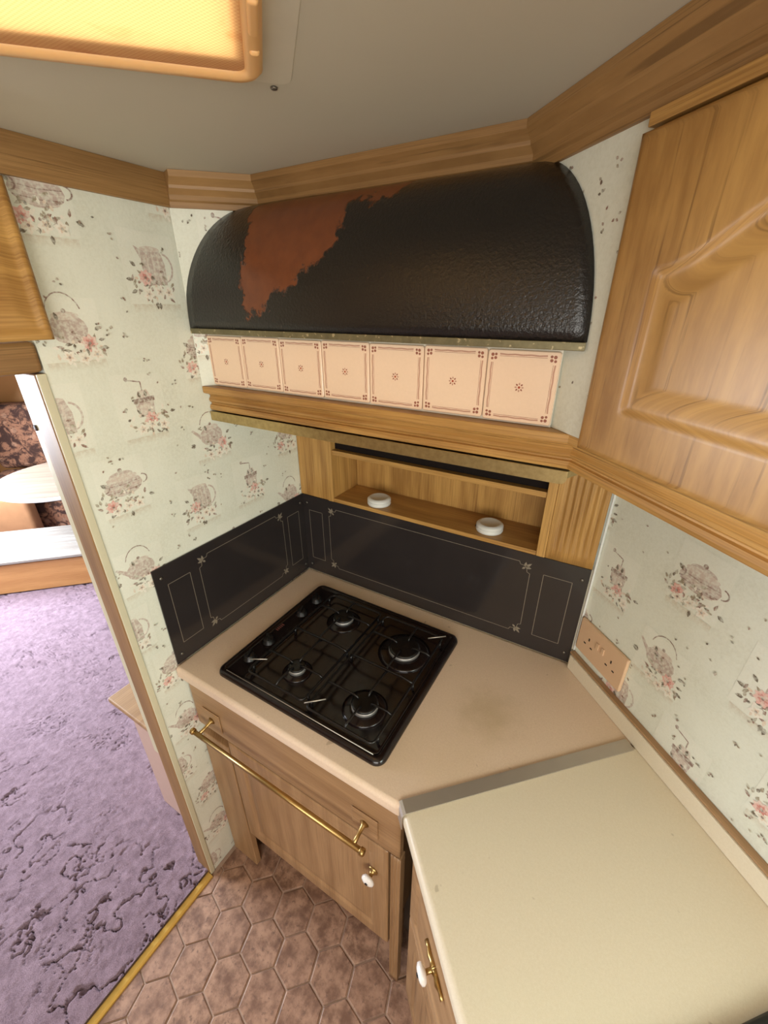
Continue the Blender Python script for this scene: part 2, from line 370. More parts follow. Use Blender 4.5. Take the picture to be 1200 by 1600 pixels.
def motif(kind, rng):
    L = []
    w_, h_ = .052+.012*rng.random(), .056+.012*rng.random(); ox, oy = -.01+.02*rng.random(), .012
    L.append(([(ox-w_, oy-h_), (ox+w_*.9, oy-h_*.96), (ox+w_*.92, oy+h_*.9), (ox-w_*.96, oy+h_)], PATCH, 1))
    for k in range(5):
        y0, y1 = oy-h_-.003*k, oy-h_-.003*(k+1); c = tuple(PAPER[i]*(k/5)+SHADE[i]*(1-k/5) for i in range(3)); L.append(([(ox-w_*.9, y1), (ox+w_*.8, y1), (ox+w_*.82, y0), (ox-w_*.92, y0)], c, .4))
    if kind == 'kettle':
        L += [(ell(0, .012, .034, .026), MAU, 2), (ell(0, .034, .024, .007), MAU2, 2.5), (ell(0, .042, .004, .004, 0, 8), LIN, 2.5), ([(-.028, .018), (-.052, .036), (-.056, .033), (-.03, .004)], MAU, 2)]
        for q in ribbon(arc(0, .036, .03, .036, .25, math.pi-.25), .0022): L.append((q, LIN, 2.6))
        fx, fy = .03, -.014
    elif kind == 'jug':
        L += [([(-.024, .045), (.018, .048), (.026, .02), (.024, -.018), (-.02, -.02), (-.026, .01)], MAU, 2), ([(-.024, .045), (-.036, .05), (-.026, .028)], MAU, 2), (ell(-.003, .046, .022, .005), MAU2, 2.5)]
        for q in ribbon(arc(.02, .014, .022, .026, -1.4, 1.4), .004): L.append((q, MAU, 2.2))
        for x in (-.012, 0, .012): L.append(([(x-.002, -.015), (x+.002, -.015), (x+.002, .038), (x-.002, .038)], MAU2, 2.6))
        fx, fy = -.024, -.006
    elif kind == 'grinder':
        L += [([(-.024, .02), (.02, .022), (.016, -.012), (-.02, -.014)], MAU, 2), ([(-.026, .026), (.022, .028), (.022, .018), (-.026, .016)], LIN, 2.3), ([(-.012, .042), (.008, .043), (.014, .028), (-.018, .027)], MAU2, 2.2)]
        for q in ribbon([(-.002, .042), (-.002, .06), (-.03, .066)], .0026): L.append((q, LIN, 2.6))
        L.append((ell(-.031, .068, .004, .005, 0, 8), LIN, 2.6)); fx, fy = .006, -.02
        L.append(([(-.016, .012), (.012, .013), (.011, -.008), (-.014, -.009)], MAU2, 2.6))
    else:
        L += [(ell(0, .01, .042, .024), MAU, 2), (ell(0, .028, .034, .008), MAU2, 2.4), (ell(0, .034, .026, .009), MAU, 2.2), (ell(0, .045, .005, .005, 0, 8), LIN, 2.4)]
        for k in range(5):
            y = -.006+k*.0075; hw = .04*math.sqrt(max(.05, 1-((y-.01)/.025)**2)); L += [(q, LIN if k % 2 else MAU2, 2.6) for q in ribbon([(-hw, y-.001), (0, y-.004), (hw, y-.001)], .0014)]
        for sx in (-1, 1):
            for q in ribbon(arc(sx*.042, .014, .012, .01, -1.5*sx+(math.pi if sx < 0 else 0)*0, 1.5*sx), .0026): L.append((q, LIN, 2.6))
        fx, fy = -.034, -.03
    for k in range(46):
        a = rng.random()*2*math.pi; r = .010+.040*rng.random(); bx, by = fx*.3+r*1.05*math.cos(a), -.022+r*.62*math.sin(a)
        L.append((leaf(bx, by, .007+.010*rng.random(), .0055, rng.random()*6.3), rng.choice((LF, LF2, LF3, LF2, CRM, WHT)), 4))
    flower(L, fx, fy, .0145, PNK2, PNK, rng, 8)
    for k in range(3): flower(L, fx*.2+(-.022+.024*k)+.006*rng.random(), -.03-.012*rng.random(), .0125, WHT, CRM, rng, 5)
    for k in range(5):
        a = rng.random()*6.3; L.append((leaf(.052*math.cos(a), -.012+.04*math.sin(a), .014, .007, a), LF, 4))
    L.sort(key=lambda q: q[2])
    return [([(x*.96, y*.96) for x, y in pl], c, k) for k, (pl, c, ly) in enumerate(L)]
def sprig(L, x, y, rng):
    for k in range(rng.choice((1, 3, 4))):
        a = rng.random()*6.3; L.append((leaf(x+.003*math.cos(a*3), y+.003*math.sin(a*3), .0055, .0034, a), rng.choice((LF, LF3, LF2)), 190+k+5*rng.random()))
def clip(poly, x0, x1, y0, y1):
    for ax, lim, sg in ((0, x0, 1), (0, x1, -1), (1, y0, 1), (1, y1, -1)):
        out = []
        for i in range(len(poly)):
            p, q = poly[i-1], poly[i]; dp, dq = sg*(p[ax]-lim), sg*(q[ax]-lim)
            if (dp >= 0) != (dq >= 0): t = dp/(dp-dq); out.append((p[0]+t*(q[0]-p[0]), p[1]+t*(q[1]-p[1])))
            if dq >= 0: out.append(q)
        poly = out
        if len(poly) < 3: return None
    return poly
BASE = {'kettle': (-.555, 1.705), 'jug': (-.616, 1.557), 'grinder': (-.45, 1.555), 'pot': (-.54, 1.403)}
def paper(b, T, a0, a1, z0, z1, shift=(0, 0), seed=1):
    """print the half-drop pattern onto the plane T(a, out, z)"""
    rng = random.Random(seed); L = []
    for i in range(-14, 15):
        for j in range(-14, 15):
            for kd, (x, z) in BASE.items():
                cx, cz = x+.25*(i-j)+shift[0], z-.252*(i+j)+shift[1]
                if a0-.08 < cx < a1+.08 and z0-.08 < cz < z1+.08:
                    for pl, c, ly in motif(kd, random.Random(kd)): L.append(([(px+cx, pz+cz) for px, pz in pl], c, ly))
    for k in range(int((a1-a0)*(z1-z0)*260)): sprig(L, a0+(a1-a0)*rng.random(), z0+(z1-z0)*rng.random(), rng)
    old = b.T; b.T = T
    for pl, c, ly in L:
        pl = clip(pl, a0, a1, z0, z1)
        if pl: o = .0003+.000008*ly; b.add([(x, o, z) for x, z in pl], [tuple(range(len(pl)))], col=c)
    b.T = old
# ================================================================== STRUCTURE
CEIL = 1.985
TU = lambda a, o, z: UVP(a, o, z)                     # boxes given as u, v, z
def holewall(name, T, a0, a1, z0, z1, h, t0, t1, mat):
    b = B(T); h0, h1, k0, k1 = h
    for q in ((a0, h0, z0, z1), (h1, a1, z0, z1), (h0, h1, z0, k0), (h0, h1, k1, z1)): b.box(q[0], q[1], t0, t1, q[2], q[3])
    return struct(b.build(name, mat))
# floor base
b = B(TU); b.box(-3.2, 2.8, -2.65, .66, -.06, -.0032); floor = struct(b.build('floor', 'lino_base', origin=(0, 0, -.06)), 'hexagon tiled kitchen floor with grout lines')
# hexagonal tiles: one mesh, shared
P_ = .114; R_ = (P_-.0045)/math.sqrt(3)
hb = B(); ang = [math.radians(45+60*i) for i in range(6)]
rings = [(R_, -.0031), (R_, -.0012), (R_-.0025, 0)]
vs = [(r*math.cos(a), r*math.sin(a), z) for r, z in rings for a in ang]
hb.add(vs, [tuple(range(12, 18))]+[(k*6+i, k*6+(i+1) % 6, k*6+6+(i+1) % 6, k*6+6+i) for k in range(2) for i in range(6)])
a1 = Vector((math.cos(math.radians(15)), math.sin(math.radians(15)), 0))*P_; a2 = Vector((math.cos(math.radians(-45)), math.sin(math.radians(-45)), 0))*P_
proto = None
for i in range(-16, 17):
    for j in range(-16, 17):
        p = Vector((.172, -.696, 0))+a1*i+a2*j
        if not (.07 < p.x < .95 and -1.45 < p.y < -.47) or (p.x+p.y)*S2 > .16: continue
        if proto is None: proto = hb.build('floor_tile', 'floor_hex', floor, local=True); proto.location = p-wloc(floor)
        else: inst(proto, 'floor_tile', floor, p)
# tiles cut by the brass strip and by the cabinet feet
for i in range(-16, 17):
    for j in range(-16, 17):
        p = Vector((.172, -.696, 0))+a1*i+a2*j
        if -.06 < p.x <= .07 and -1.6 < p.y < -.4:
            pl = clip([(p.x+R_*math.cos(a), p.y+R_*math.sin(a)) for a in ang], .013, 2, -2, -.30)
            if pl: B().prism(pl, -.0031, -.0002).build('floor_tile', 'floor_hex', floor)
        elif .07 < p.x < .8 and -.47 <= p.y < -.36:
            B().prism([(p.x+R_*math.cos(a), p.y+R_*math.sin(a)) for a in ang], -.0031, -.0002).build('floor_tile', 'floor_hex', floor)
# carpet: tufted pile with parted creases
def vnoise(x, y, seed):
    rs = np.random.RandomState(seed); G = rs.rand(256, 256); xi = np.floor(x).astype(int); yi = np.floor(y).astype(int); fx = x-xi; fy = y-yi
    fx = fx*fx*(3-2*fx); fy = fy*fy*(3-2*fy); g = lambda a, b: G[a % 256, b % 256]
    return (g(xi, yi)*(1-fx)+g(xi+1, yi)*fx)*(1-fy)+(g(xi, yi+1)*(1-fx)+g(xi+1, yi+1)*fx)*fy
def fbm(x, y, seed, o=4): return sum(vnoise(x*2**k, y*2**k, seed+k)*.5**(k+1) for k in range(o))
def vor_edge(x, y, seed):
    rs = np.random.RandomState(seed); A = rs.rand(128, 128, 2); xi = np.floor(x).astype(int); yi = np.floor(y).astype(int); f1 = np.full(x.shape, 9.); f2 = f1.copy()
    for dx in (-1, 0, 1):
        for dy in (-1, 0, 1):
            q = A[(xi+dx) % 128, (yi+dy) % 128]; d = np.hypot(xi+dx+q[..., 0]-x, yi+dy+q[..., 1]-y)
            f2 = np.where(d < f1, f1, np.minimum(f2, d)); f1 = np.minimum(f1, d)
    return f2-f1
gx = np.concatenate([np.linspace(-3.9, -2.4, 50, endpoint=False), np.linspace(-2.4, -1.3, 150, endpoint=False), np.linspace(-1.3, -.013, 370)]); gy = np.concatenate([np.linspace(-2.4, -1.2, 50, endpoint=False), np.linspace(-1.2, -.25, 290, endpoint=False), np.linspace(-.25, .35, 100, endpoint=False), np.linspace(.35, 1.4, 40)])
GX, GY = np.meshgrid(gx, gy)
U_, V_ = (GX-GY)*S2, (GX+GY)*S2
wx = fbm(GX*16, GY*16, 3)*.11; wy = fbm(GX*16, GY*16, 13)*.11
e1 = vor_edge((GX*.5-GY*.85+wx*2+20)*4.2, (GX*.85+GY*.5+wy*2+20)*8.5, 5)
e2 = vor_edge((GX*.5-GY*.85+wx*2+20)*13, (GX*.85+GY*.5+wy*2+20)*20, 9)
m1 = np.clip((fbm(GX*3.2+40, GY*3.2+40, 31)-.41)*10, 0, 1); m2 = np.clip((fbm(GX*5+60, GY*5+60, 41)-.53)*8, 0, 1)
crease = np.clip(1.3-e1/.030, 0, 1)*m1; crease = np.maximum(crease, np.clip(1.2-e2/.05, 0, 1)*m2*.8)
HZ = .0115+fbm(GX*14, GY*14, 61)*.003+fbm(GX*70, GY*70, 77, 2)*.004-crease*.0148
ny, nx = GX.shape; idx = np.arange(ny*nx).reshape(ny, nx)
Q = np.stack([idx[:-1, :-1].ravel(), idx[:-1, 1:].ravel(), idx[1:, 1:].ravel(), idx[1:, :-1].ravel()], 1)
ok = ((U_ > -3.195) & (V_ > -2.645)).ravel(); Q = Q[ok[Q].all(1)]; used = np.unique(Q); rm = np.zeros(ny*nx, int); rm[used] = np.arange(len(used))
me = bpy.data.meshes.new('carpet'); me.from_pydata(np.stack([GX.ravel(), GY.ravel(), HZ.ravel()], 1)[used].tolist(), [], rm[Q].tolist())
me.polygons.foreach_set('use_smooth', np.ones(len(me.polygons), bool)); me.materials.append(M['carpet'])
carpet = bpy.data.objects.new('carpet', me); C.objects.link(carpet); tag(carpet, 'mauve tufted carpet with parted creases in the room beyond', 'carpet')

# ceiling with the roof hatch opening (u .66-1.06, v -.45--.05)
b = B(TU)
for q in ((-3.2, .72, -2.65, .66), (1.08, 2.8, -2.65, .66), (.72, 1.08, -2.65, -.45), (.72, 1.08, -.055, .66)): b.box(q[0], q[1], q[2], q[3], CEIL, CEIL+.04)
struct(b.build('ceiling', 'ceiling_board'), 'cream textured ceiling board')

# left partition with wallpaper; T for printing: a = y, out = +x
b = B(); b.box(-.062, 0, -.612, .18, 0, CEIL, col=PAPER)
TL = lambda a, o, z: (o, a, z)
paper(b, TL, -.611, -.002, .02, 1.93, seed=3)
struct(b.build('wall_left', 'wallpaper', origin=(0, 0, 0)), 'partition wall with teapot and flower wallpaper')
# back wall
b = B(); b.box(.001, .95, .14, .18, 0, CEIL-.001); b.box(.001, .93, .0, .14, 0, 1.193); struct(b.build('wall_back', 'plain_wall'))
# right wall
b = B(TU)
w0, w1, k0, k1 = 1.55, 2.35, 1.08, 1.54
for q in ((.635, w0, 0, CEIL), (w1, 2.8, 0, CEIL), (w0, w1, 0, k0), (w0, w1, k1, CEIL)): b.box(q[0], q[1], .633, .673, q[2], q[3], col=PAPER)
TR = lambda a, o, z: UVP(a, .633-o, z)
paper(b, TR, .636, 1.5, .93, 1.56, shift=(1.154, -.347), seed=5)
struct(b.build('wall_right', 'wallpaper', origin=UVP(.633, .633, 0)), 'outer wall with teapot and flower wallpaper above the worktop')
# rear, side and far walls with their windows
holewall('wall_rear', lambda a, o, z: UVP(o, a, z), -2.65, .66, 0, CEIL, (-1.5, 0, 1.05, 1.85), 2.8, 2.84, 'oak_trim')
holewall('wall_side', TU, -3.2, 2.8, 0, CEIL, (-2.3, -.4, .82, 1.68), -2.69, -2.65, 'oak_trim')
holewall('wall_far', lambda a, o, z: UVP(o, a, z), -2.65, .66, 0, CEIL, (-2.2, -.8, 1.25, 1.75), -3.24, -3.2, 'oak_lounge')
def window(name, T, a0, a1, z0, z1, t):
    b = B(T); f = .03
    for q in ((a0, a0+f, z0, z1), (a1-f, a1, z0, z1), (a0+f, a1-f, z0, z0+f), (a0+f, a1-f, z1-f, z1)): b.box(q[0], q[1], t-.015, t+.015, q[2], q[3])
    struct(b.build(name, 'white_plastic', bevel=.003))
window('window_1', TU, 1.55, 2.35, 1.08, 1.54, .653); window('window_2', lambda a, o, z: UVP(o, a, z), -1.5, 0, 1.05, 1.85, 2.82)
window('window_3', TU, -2.3, -.4, .82, 1.68, -2.67); window('window_4', lambda a, o, z: UVP(o, a, z), -2.2, -.8, 1.25, 1.75, -3.22)
# wallpapered infill panels of the upper corner box
b = B(); b.prism([(.001, -.306), (.127, -.18), (.001, -.18)], 1.5835, CEIL-.001, col=PAPER)
TI = lambda a, o, z: (.001+a*S2+o*S2, -.306+a*S2-o*S2, z)
paper(b, TI, .002, .176, 1.585, 1.93, shift=(.06, .30), seed=8); struct(b.build('wall_infill_left', 'wallpaper'), 'narrow angled wallpaper panel left of the black hood')
b = B(); b.prism([(.689, -.18), (.8505, -.3415), (.872, -.32), (.7105, -.1585)], 1.5835, CEIL-.001, col=PAPER)
TJ = lambda a, o, z: (.689+a*S2-o*S2, -.18-a*S2-o*S2, z)
rg = random.Random(4); L = []
for k in range(26): sprig(L, .01+.2*rg.random(), 1.60+.32*rg.random(), rg)
b.T = TJ
for pl, c, ly in L: b.add([(x, .0005, z) for x, z in pl], [tuple(range(len(pl)))], col=c)
b.T = None
struct(b.build('wall_infill_right', 'wallpaper'), 'narrow angled wallpaper panel between the black hood and the oak cupboard')
b = B(); b.box(.128, .6885, -.18, -.168, 1.527, CEIL-.001, col=PAPER); struct(b.build('wall_infill_back', 'wallpaper'))
# cornice
crown = [(0, 1.929), (.006, 1.929), (.009, 1.938), (.0135, 1.941), (.0135, 1.949), (.016, 1.952), (.0215, 1.958), (.0225, 1.963), (.027, 1.968), (.0335, 1.974), (.0335, CEIL-.0005), (0, CEIL-.0005)]
flat = [(0, 1.929), (.007, 1.929), (.008, 1.931), (.008, CEIL-.0005), (0, CEIL-.0005)]
e = UVP(2.3, .36)
path = [(.001, -1.3), (.001, -.306), (.127, -.18), (.689, -.18), (e.x, e.y)]
sf, sm_ = sweep(flat, path), sweep(crown, path)
for k, (bb, d) in enumerate([sf[0], sm_[1], sm_[2], sm_[3]]):
    o = struct(bb.build('trim_%d' % (k+1), 'oak_trim', grain=d), ['plain oak ceiling trim above the wallpapered partition', 'short moulded oak cornice across the corner', 'moulded oak cornice above the black hood', 'moulded oak cornice above the oak cupboard'][k])
# partition end
b = B(); b.box(-.064, -.002, -.628, -.613, 0, 1.648); struct(b.build('trim_5', 'oak_trim', grain=(0, 0, 1), bevel=.003), 'oak strip on the end of the partition')
b = B(); b.box(-.0015, .0028, -.627, -.6125, 0, 1.648); struct(b.build('trim_6', 'cream_plastic', bevel=.0012), 'narrow cream edge strip beside the oak partition end')
b = B(); b.box(-.088, -.0645, -.626, -.58, .590, 1.645); t = struct(b.build('trim_7', 'cream_plastic', bevel=.002), 'cream door edge with a dark latch hole')
B().lathe([(.006, -.001), (.006, .002)], (-.078, -.626, 1.545), (0, -1, 0), 12).build('latch_hole', 'socket_hole', t)

# ================================================================== ROOF HATCH
hatch = thing('roof_hatch', UVP(.86, -.25, CEIL-.03), 'amber roof hatch blind with rounded frame in the ceiling', 'roof hatch')
TH = lambda a, o, z: UVP(a, o, z)
def rrect(x0, x1, y0, y1, r, n=6):
    out = []
    for cx, cy, a in ((x1-r, y1-r, 0), (x0+r, y1-r, 90), (x0+r, y0+r, 180), (x1-r, y0+r, 270)):
        for i in range(n+1): t = math.radians(a+90*i/n); out.append((cx+r*math.cos(t), cy+r*math.sin(t)))
    return out
def loft(b, rect, r, steps, cap=True, n=6, **k):
    """rings: (inset, z)"""
    x0, x1, y0, y1 = rect; R = []; vs, fs = [], []
    for ins, z in steps: q = rrect(x0+ins, x1-ins, y0+ins, y1-ins, max(r-ins, .002), n); R.append(q); vs += [(x, y, z) for x, y in q]
    m_ = len(R[0])
    for i in range(len(R)-1):
        for j in range(m_): fs.append((i*m_+j, i*m_+(j+1) % m_, (i+1)*m_+(j+1) % m_, (i+1)*m_+j))
    if cap: fs += [tuple(range(m_))[::-1], tuple(range((len(R)-1)*m_, len(R)*m_))]
    k.setdefault('smooth', True); return b.add(vs, fs, **k)
HR = (.672, 1.105, -.475, -.026)
b = B(TH); loft(b, HR, .03, [(0, CEIL-.0005), (.001, CEIL-.011), (.006, CEIL-.015), (.014, CEIL-.015), (.019, CEIL-.011), (.019, CEIL-.0005)], cap=False); b.build('frame', 'amber_frame', hatch)
b = B(TH); q = rrect(HR[0]+.018, HR[1]-.018, HR[2]+.018, HR[3]-.018, .012); b.prism(q, CEIL-.0105, CEIL-.0095)
uv = np.array([(Vector(p).x*S2-Vector(p).y*S2, Vector(p).x*S2+Vector(p).y*S2) for p in b.v]); b.build('blind_cloth', 'amber_screen', hatch, grain=uv)
for k, (u_, ln) in enumerate(((.80, .05), (.745, .006))):
    B(TH).box(u_-ln/2, u_+ln/2, -.040, -.030, CEIL-.0175, CEIL-.008).build('catch', 'amber_frame', hatch, bevel=.003)
b = B(TH); loft(b, (.645, 1.135, -.51, .006), .014, [(0, CEIL-.0003), (.0006, CEIL-.001), (.034, CEIL-.001), (.034, CEIL-.0003)], cap=False, smooth=False); b.build('base_plate', 'hatch_plate', hatch)
p = UVP(.634, -.013, CEIL-.0003); B().lathe([(.0045, 0), (.004, .0018), (.001, .0026)], p, (0, 0, -1), 12).build('screw', 'screw_grey', hatch)

# ================================================================== COOKER HOOD
hood = thing('cooker_hood', (.41, -.24, 1.503), 'curved black cooker hood with peeling paint and a tiled front', 'cooker hood')
b = B(); vs, fs, uv = [], [], []; NT, NX = 22, 40
for i in range(NT+1):
    t = math.pi/2*i/NT; y = -.181-.13*math.sin(t); z = 1.709+.231*math.cos(t); xl = max(.0035, y+.306+.003); xr = .509-y-.003
    for j in range(NX+1): x = xl+(xr-xl)*j/NX; vs.append((x, y, z)); uv.append((x, z))
k = NX+1
b.add(vs, [(i*k+j, (i+1)*k+j, (i+1)*k+j+1, i*k+j+1) for i in range(NT) for j in range(NX)], smooth=True)
o = b.build('canopy', 'hood_paint', hood, grain=np.array(uv)); sd = o.modifiers.new('solid', 'SOLIDIFY'); sd.thickness = .003; sd.offset = -1; o['label'] = 'black textured paint peeled to rust brown'
b = B(); b.prism([(.004, -.3125), (.817, -.3125), (.790, -.284), (.032, -.284)], 1.698, 1.709); b.build('lip_strip', 'tarnished_strip', hood, bevel=.001)
b = B(); b.prism([(.0255, -.2805), (.7855, -.2805), (.76, -.255), (.06, -.255)], 1.5835, 1.6975); fascia = b.build('fascia_board', 'plain_wall', hood)
b = B(); b.add([(.003, -.2975, 1.502), (.003, -.2975, 1.5215), (.824, -.2975, 1.5215), (.824, -.2975, 1.509), (.8222, -.2975, 1.5048), (.818, -.2975, 1.5025), (.812, -.2975, 1.502)]+[(.003, -.2945, 1.502), (.003, -.2945, 1.5215), (.824, -.2945, 1.5215), (.824, -.2945, 1.509), (.8222, -.2945, 1.5048), (.818, -.2945, 1.5025), (.812, -.2945, 1.502)], [(0, 1, 2, 3, 4, 5, 6), (13, 12, 11, 10, 9, 8, 7)]+[(i, (i+1) % 7, 7+(i+1) % 7, 7+i) for i in range(7)]); b.build('base_strip', 'gold_strip', hood, bevel=.001)
b = B(); b.prism([(.003, -.294), (.82, -.294), (.86, -.21), (.80, -.02), (.003, -.02)], 1.508, 1.5195); b.build('base_plate', 'gold_strip', hood)
# printed wall tiles, one shared mesh
TW, TH_ = .1075, .107; TILE = srgb(240, 212, 184); INK, INK2 = srgb(160, 104, 86), srgb(196, 152, 130)
tb = B(); loft(tb, (-TW/2, TW/2, -TH_/2, TH_/2), .004, [(0, 0), (0, .0045), (.0012, .006)], n=3, smooth=False, col=TILE)
L = []; e_ = .0065; hw, hh = TW/2-e_, TH_/2-e_; g = .012
for sx in (-1, 1):
    for k in range(6):
        z0 = -hh+g+k*(2*hh-2*g)/6; z1 = z0+(2*hh-2*g)/6; jj = .0004*(-1)**k; L += [(q, INK2) for q in ribbon([(sx*hw+jj, z0), (sx*hw-jj, z1)], .0022)]
        L += [(q, INK2) for q in ribbon([(z0/hh*hw, sx*hh+jj), (z1/hh*hw, sx*hh-jj)], .0022)]
    L += [(q, INK) for q in ribbon([(sx*(hw-.0026), -hh+g), (sx*(hw-.0026), hh-g)], .0005)]; L += [(q, INK) for q in ribbon([(-hw+g, sx*(hh-.0026)), (hw-g, sx*(hh-.0026))], .0005)]
    for sz in (-1, 1):
        for dx, dz, r in ((0, 0, .0026), (-.0052, .0006, .0021), (.0006, -.0056, .0021), (-.0048, -.0046, .0024)): L.append((ell(sx*(hw-.001+dx), sz*(hh-.001+dz), r, r, 0, 8), INK))
for k in range(8): a = k*math.pi/4; L.append((leaf(.0032*math.cos(a), .0032*math.sin(a), .0042, .0026, a), INK if k % 2 else INK2))
L.append((ell(0, 0, .002, .002, 0, 8), srgb(176, 84, 60)))
for pl, c in L: tb.add([(x, z, .0062) for x, z in pl], [tuple(range(len(pl)))], col=c)
tb.v = [(x, -z, y) for x, y, z in tb.v]
pt = None
for k in range(7):
    loc = Vector((.0215+TW/2+k*(TW+.0018), -.281, 1.640+.001*(k % 2)))
    if k == 0: pt = tb.build('tile', 'wall_tile', fascia, local=True); pt.location = loc-wloc(fascia)
    else: inst(pt, 'tile', fascia, loc)
# pelmet moulding below hood and cupboard
pel = [(-.03, 1.524), (.004, 1.524), (.0085, 1.526), (.0105, 1.532), (.008, 1.538), (.004, 1.5395), (.004, 1.542), (.0085, 1.546), (.0095, 1.551), (.006, 1.556), (.0045, 1.559), (.008, 1.563), (.016, 1.5655), (.0215, 1.568), (.0222, 1.571), (.0222, 1.582), (.021, 1.583), (-.03, 1.583)]
e = UVP(2.3, .383); pseg = sweep(pel, [(.002, -.285), (.8267, -.285), (e.x, e.y)])
tag(pseg[0][0].build('pelmet_moulding', 'oak', grain=pseg[0][1]), 'stepped oak moulding below the tiled hood front', 'moulding')

# ================================================================== WALL CUPBOARD
cup = thing('wall_cupboard', UVP(1.5, .5, 1.53), 'oak wall cupboard with arched panel door on the outer wall', 'cupboard')
b = B(TU); b.box(.856, 2.3, .362, .63, 1.5835, 1.928); b.build('body', 'oak', cup, grain=(0, 0, 1))
b = B(TU); b.box(.838, 2.3, .347, .3615, 1.916, 1.9285); b.build('top_rail', 'oak', cup, grain=(S2, -S2, 0), bevel=.001)
b = B(TU); b.box(.838, 2.3, .3605, .3615, 1.9, 1.9155); b.build('shadow_gap', 'dark_gap', cup)
pseg[1][0].build('pelmet_moulding', 'oak', cup, grain=pseg[1][1])
def arch_fn(w, h, m, rise, cut=.0038):
    def fn(a, z):
        tx = (a-w/2)/(w/2-m); top = h-m-.012-rise*(1-math.cos(math.pi*min(1, abs(tx)))) * .5 if abs(tx) < 1 else h-m-.012-rise
        d = min(a-m, w-m-a, z-m, (top-z)*.86)                      # inside > 0
        r = 0
        if -.004 < d < .030:
            t = (d+.004)/.034
            r = cut*(math.sin(math.pi*min(1, t/.45))**.8 if t < .225 else 1-((t-.225)/.775)**1.6 if t > .225 else 1)
        er = min(a, w-a, z, h-z)
        if er < .006: r += .003*(1-er/.006)**2
        return r
    return fn
DW, DH = .402, .335
for k in range(3):
    T = (lambda k: lambda a, o, z: UVP(.8345+k*(DW+.004)+a, .361-o, 1.577+z))(k)
    field(T, DW, DH, .018, arch_fn(DW, DH, .066, .052), 84, 84).build('door', 'oak', cup, grain=(0, 0, 1))
    if k == 2: break

# ================================================================== SHELF UNIT
sh = thing('shelf_unit', (.45, .06, 1.194), 'oak spice shelf recess above the dark splashback', 'shelf')
def ob(name, x0, x1, y0, y1, z0, z1, grain, par, mat='oak', bv=.0012): return B().box(x0, x1, y0, y1, z0, z1).build(name, mat, par, grain=grain, bevel=bv)
ZT = 1.503
ob('side_panel', .002, .116, -.004, .016, 1.195, ZT, (0, 0, 1), sh)
ob('stile', .1165, .137, -.007, .138, 1.195, ZT, (0, 0, 1), sh)
ob('stile', .762, .783, -.007, .138, 1.195, ZT, (0, 0, 1), sh)
T = lambda a, o, z: (.7835+a, .012-o, 1.195+z)
fl = lambda a, z: (.0032*(.5-.5*math.cos(2*math.pi*(a-.012)/.0145)) if .012 < a < .099 and z > .045 else 0)
field(T, .108, ZT-1.195, .016, fl, 90, 10).build('fluted_panel', 'oak', sh, grain=(0, 0, 1))
ob('bottom_board', .1375, .7615, -.006, .127, 1.195, 1.2075, (1, 0, 0), sh)
ob('shelf_board', .1375, .7615, -.003, .127, 1.350, 1.3645, (1, 0, 0), sh)
ob('back_panel', .1375, .7615, .1275, .138, 1.195, 1.35, (0, 0, 1), sh)
ob('shade_board', .1375, .7615, .014, .024, 1.3652, ZT, (0, 0, 1), sh, 'dark_gap')  # dark board near the front stands in for shade in the upper compartment
B(TU).box(.6385, .6415, .6265, .632, .952, 1.52).build('corner_strip', 'white_plastic', sh, bevel=.001)
for k, (x, y, lab) in enumerate(((.283, .032, 'round white plastic lid on the shelf, farther from the fluted panel'), (.627, .040, 'round white plastic lid on the shelf near the fluted panel'))):
    t = thing('plastic_lid', (x, y, 1.208), lab, 'lid', 'white lids on the spice shelf')
    B().lathe([(.032, 0), (.0345, .001), (.036, .004), (.036, .010), (.0352, .0105), (.0352, .0118), (.036, .0123), (.036, .018), (.0325, .0215), (.029, .0235), (.026, .0238), (.024, .0228), (.0, .0226)], (x, y, 1.208), n=40).build('cap', 'white_plastic', t)
    if k: B().box(x-.0362, x-.0345, y-.012, y-.002, 1.208+.007, 1.208+.0105).build('notch', 'dark_gap', t)

# ================================================================== SPLASHBACKS
def splash(name, T, w, z0, z1, rects, pan, loc, label, screws):
    t = thing(name, loc, label, 'splashback'); b = B(T); b.box(0, w, 0, .0035, z0, z1); b.build('panel', 'splash_dark', t)
    L = []
    for a0, a1_, c0, c1 in rects: L += ribbon([(a0, c0), (a1_, c0), (a1_, c1), (a0, c1), (a0, c0)], .0013)
    a0, a1_, c0, c1 = pan; n = .022
    crn = lambda ca, cc, sa, sc_: [(ca+sa*n*q, cc+sc_*n*r) for q, r in ((0, 1.35), (.35, 1.2), (.42, .75), (.75, .42), (1.2, .35), (1.35, 0))]
    q = crn(a0, c0, 1, 1)+crn(a1_, c0, -1, 1)[::-1]+crn(a1_, c1, -1, -1)+crn(a0, c1, 1, -1)[::-1]; L += ribbon(q+[q[0]], .0013)
    lb = B(T)
    for r in L: lb.add([(x, .0038, z) for x, z in r], [(0, 1, 2, 3)])
    for ca, cc, sa, sc_ in ((a0, c0, 1, 1), (a1_, c0, -1, 1), (a1_, c1, -1, -1), (a0, c1, 1, -1)):
        bs = math.atan2(-sc_, -sa); cx, cz = ca+sa*n*.62, cc+sc_*n*.62
        for da, ln in ((0, .021), (.75, .016), (-.75, .016)): pl = leaf(cx, cz, ln, .0072, bs+da); lb.add([(x, .004, z) for x, z in pl], [tuple(range(6))])
        pl = leaf(cx, cz, .010, .006, bs+math.pi); lb.add([(x, .004, z) for x, z in pl], [tuple(range(6))])
    lb.build('line_print', 'splash_line', t)
    for a, z in screws:
        o0 = Vector(T(a, .0036, z)); ax = Vector(T(0, 1, 0))-Vector(T(0, 0, 0)); B().lathe([(.0042, 0), (.0038, .0014), (.0015, .002)], o0, ax, 12).build('screw', 'screw_grey', t)
